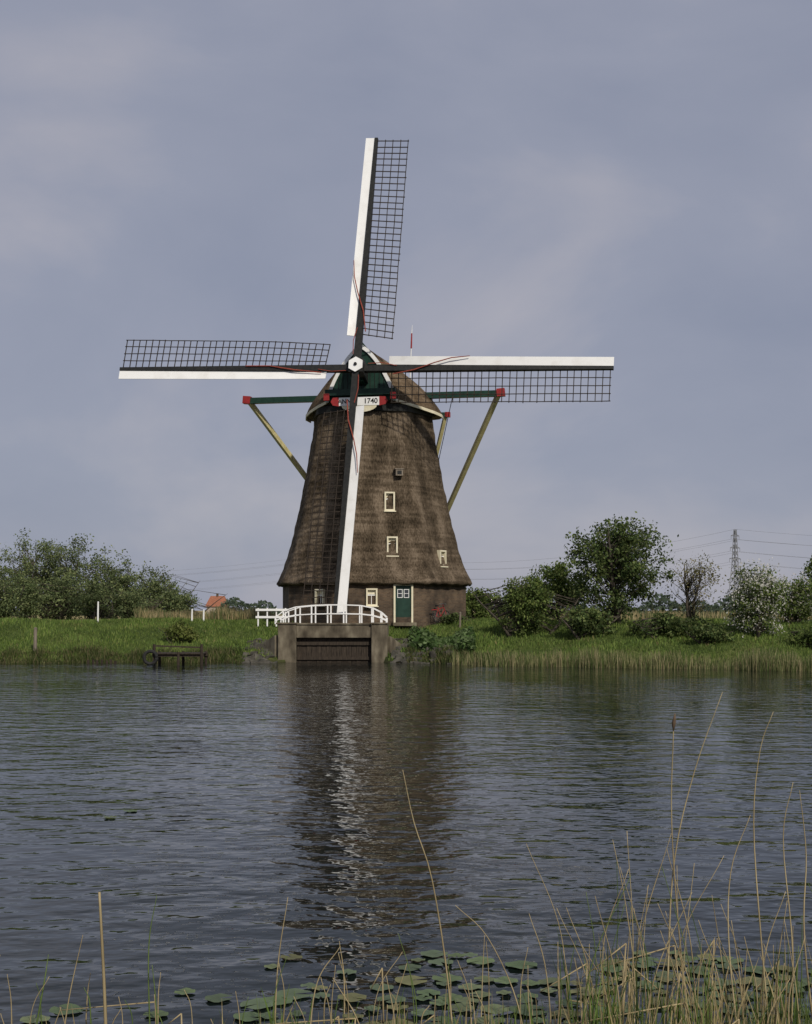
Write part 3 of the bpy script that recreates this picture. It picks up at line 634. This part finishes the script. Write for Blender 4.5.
b.tube([(1.63,8,1.86),(1.633,8,1.91),(1.64,8,1.97)],[0.003,0.013,0.003],6,2)
stem([(1.3,7.7,-0.3),(1.38,7.9,0.3),(1.34,8,0.8),(1.26,8,1.2)],0.006)
stem([(2.0,7.7,-0.3),(1.95,7.9,0.5),(1.98,8,1.0),(2.1,8,1.35)],0.006)
stem([(2.3,7.9,-0.3),(2.33,7.9,0.5),(2.3,8,1.2),(2.36,8,1.55)],0.006)
stem([(-1.82,8,-0.3),(-1.84,8,0.3),(-1.87,8,0.88)],0.013,0.008)
stem([(-1.55,8,-0.3),(-1.57,8,0.5),(-1.52,8,0.86)],0.006,mi=1)
stem([(-2.1,7.9,-0.3),(-2.05,7.95,0.2),(-1.97,8,0.62)],0.006)
stem([(-2.3,7.9,-0.3),(-2.2,7.95,0.3),(-2.18,8,0.5)],0.008,mi=1)
stem([(-0.8,7.9,-0.3),(-0.78,7.95,0.4),(-0.72,8,0.85)],0.007)
stem([(-0.6,7.9,-0.3),(-0.55,7.95,0.3),(-0.4,8,0.55)],0.006)
stem([(0.75,7.9,-0.3),(0.68,7.95,0.2),(0.5,8,0.6),(0.3,8,0.8)],0.005)
stem([(0.9,7.9,-0.3),(0.85,7.95,0.4),(0.75,8,0.75)],0.006)
for i in range(250):
    z=rng.uniform(); 
    if z<0.62: x=rng.uniform(1.0,3.6); H=rng.uniform(0.35,1.35)*rng.uniform(0.6,1)
    elif z<0.89: x=rng.uniform(-0.8,1.3); H=rng.uniform(0.15,0.6)
    else: x=rng.uniform(-2.7,-0.9); H=rng.uniform(0.15,0.5)
    y=rng.uniform(7.1,8.6); ln=rng.normal()*0.16*H; bd=rng.normal()*0.12*H
    if rng.uniform()<0.15:
        b.tube([(x,y,-0.3),(x+ln*0.5,y,H*0.6)],[0.006,0.005],5,0); b.tube([(x+ln*0.5,y,H*0.6),(x+ln*0.5+rng.normal()*0.25,y,H*0.35)],[0.005,0.003],5,0)
    else: stem([(x,y,-0.3),(x+ln*0.4,y,H*0.45),(x+ln+bd,y,H)],rng.uniform(0.003,0.007),mi=0 if rng.uniform()<0.75 else 1)
b.obj('foreground_reeds',['dry','greenreed','seed'],smooth=True)
n=1900; z=rng.uniform(size=n); gx=np.where(z<0.58,rng.uniform(1.0,3.6,n),np.where(z<0.93,rng.uniform(-0.9,1.2,n),rng.uniform(-2.7,-0.9,n)))
gx=np.round(gx*5)/5+rng.normal(size=n)*0.07
hg=rng.uniform(0.15,0.6,n)*np.where(gx>1,1.3,0.75)*np.where(gx<-0.9,0.8,1)
Vq,Cq=blades(np.stack([gx,rng.uniform(6.9,8.2,n),np.full(n,-0.15)],1),hg,rng.uniform(0.006,0.016,n),0.35,palette(n,[(0.1,0.16,0.03),(0.14,0.19,0.05),(0.3,0.24,0.12),(0.36,0.29,0.15),(0.07,0.11,0.03)])); quads('foreground_reed_leaves',Vq,Cq,'blade')

# ------------------------------------------------------------------ light and sky
el=math.radians(38); rot=math.radians(155)
sd=Vector((math.sin(rot)*math.cos(el),math.cos(rot)*math.cos(el),math.sin(el)))
L_=bpy.data.lights.new('sun','SUN'); L_.energy=3.1; L_.angle=math.radians(2.5); L_.color=(1,0.93,0.82)
so=bpy.data.objects.new('sun',L_); so.rotation_euler=sd.to_track_quat('Z','Y').to_euler(); so.location=(0,0,60); COL.objects.link(so)
W=bpy.data.worlds.new('World'); S.world=W; W.use_nodes=True; nt=W.node_tree; N=nt.nodes.new; Lk=nt.links.new
bg=nt.nodes['Background']; bg.inputs['Strength'].default_value=0.1
sky=N('ShaderNodeTexSky'); sky.sky_type='NISHITA'; sky.sun_disc=False; sky.sun_elevation=el; sky.sun_rotation=rot
tc=N('ShaderNodeTexCoord'); mp=N('ShaderNodeMapping'); mp.inputs['Scale'].default_value=(1,1,1.7); mp.inputs['Location'].default_value=(1.1,0.35,0.8); Lk(tc.outputs['Generated'],mp.inputs['Vector'])
n1=N('ShaderNodeTexNoise'); n1.inputs['Scale'].default_value=3.2; n1.inputs['Detail'].default_value=7; n1.inputs['Roughness'].default_value=0.5; n1.inputs['Distortion'].default_value=0.3; Lk(mp.outputs['Vector'],n1.inputs['Vector'])
r=ramp(nt,[(0.33,(0.255,0.28,0.37)),(0.5,(0.3,0.32,0.405)),(0.68,(0.42,0.41,0.46))]); Lk(n1.outputs['Fac'],r.inputs['Fac'])
sc=N('ShaderNodeVectorMath'); sc.operation='SCALE'; sc.inputs['Scale'].default_value=10; Lk(r.outputs['Color'],sc.inputs[0])
mx=N('ShaderNodeMix'); mx.data_type='RGBA'; mx.inputs[0].default_value=0.94; Lk(sky.outputs['Color'],mx.inputs[6]); Lk(sc.outputs[0],mx.inputs[7]); Lk(mx.outputs[2],bg.inputs['Color'])

cam=bpy.data.cameras.new('camera'); co=bpy.data.objects.new('camera',cam); COL.objects.link(co); S.camera=co
co.location=(0,0,2.6); co.rotation_euler=(math.radians(90),0,0)
cam.sensor_fit='HORIZONTAL'; cam.sensor_width=36; cam.lens=1312/812*36; cam.shift_y=98/812; cam.clip_end=6000; cam.clip_start=0.1
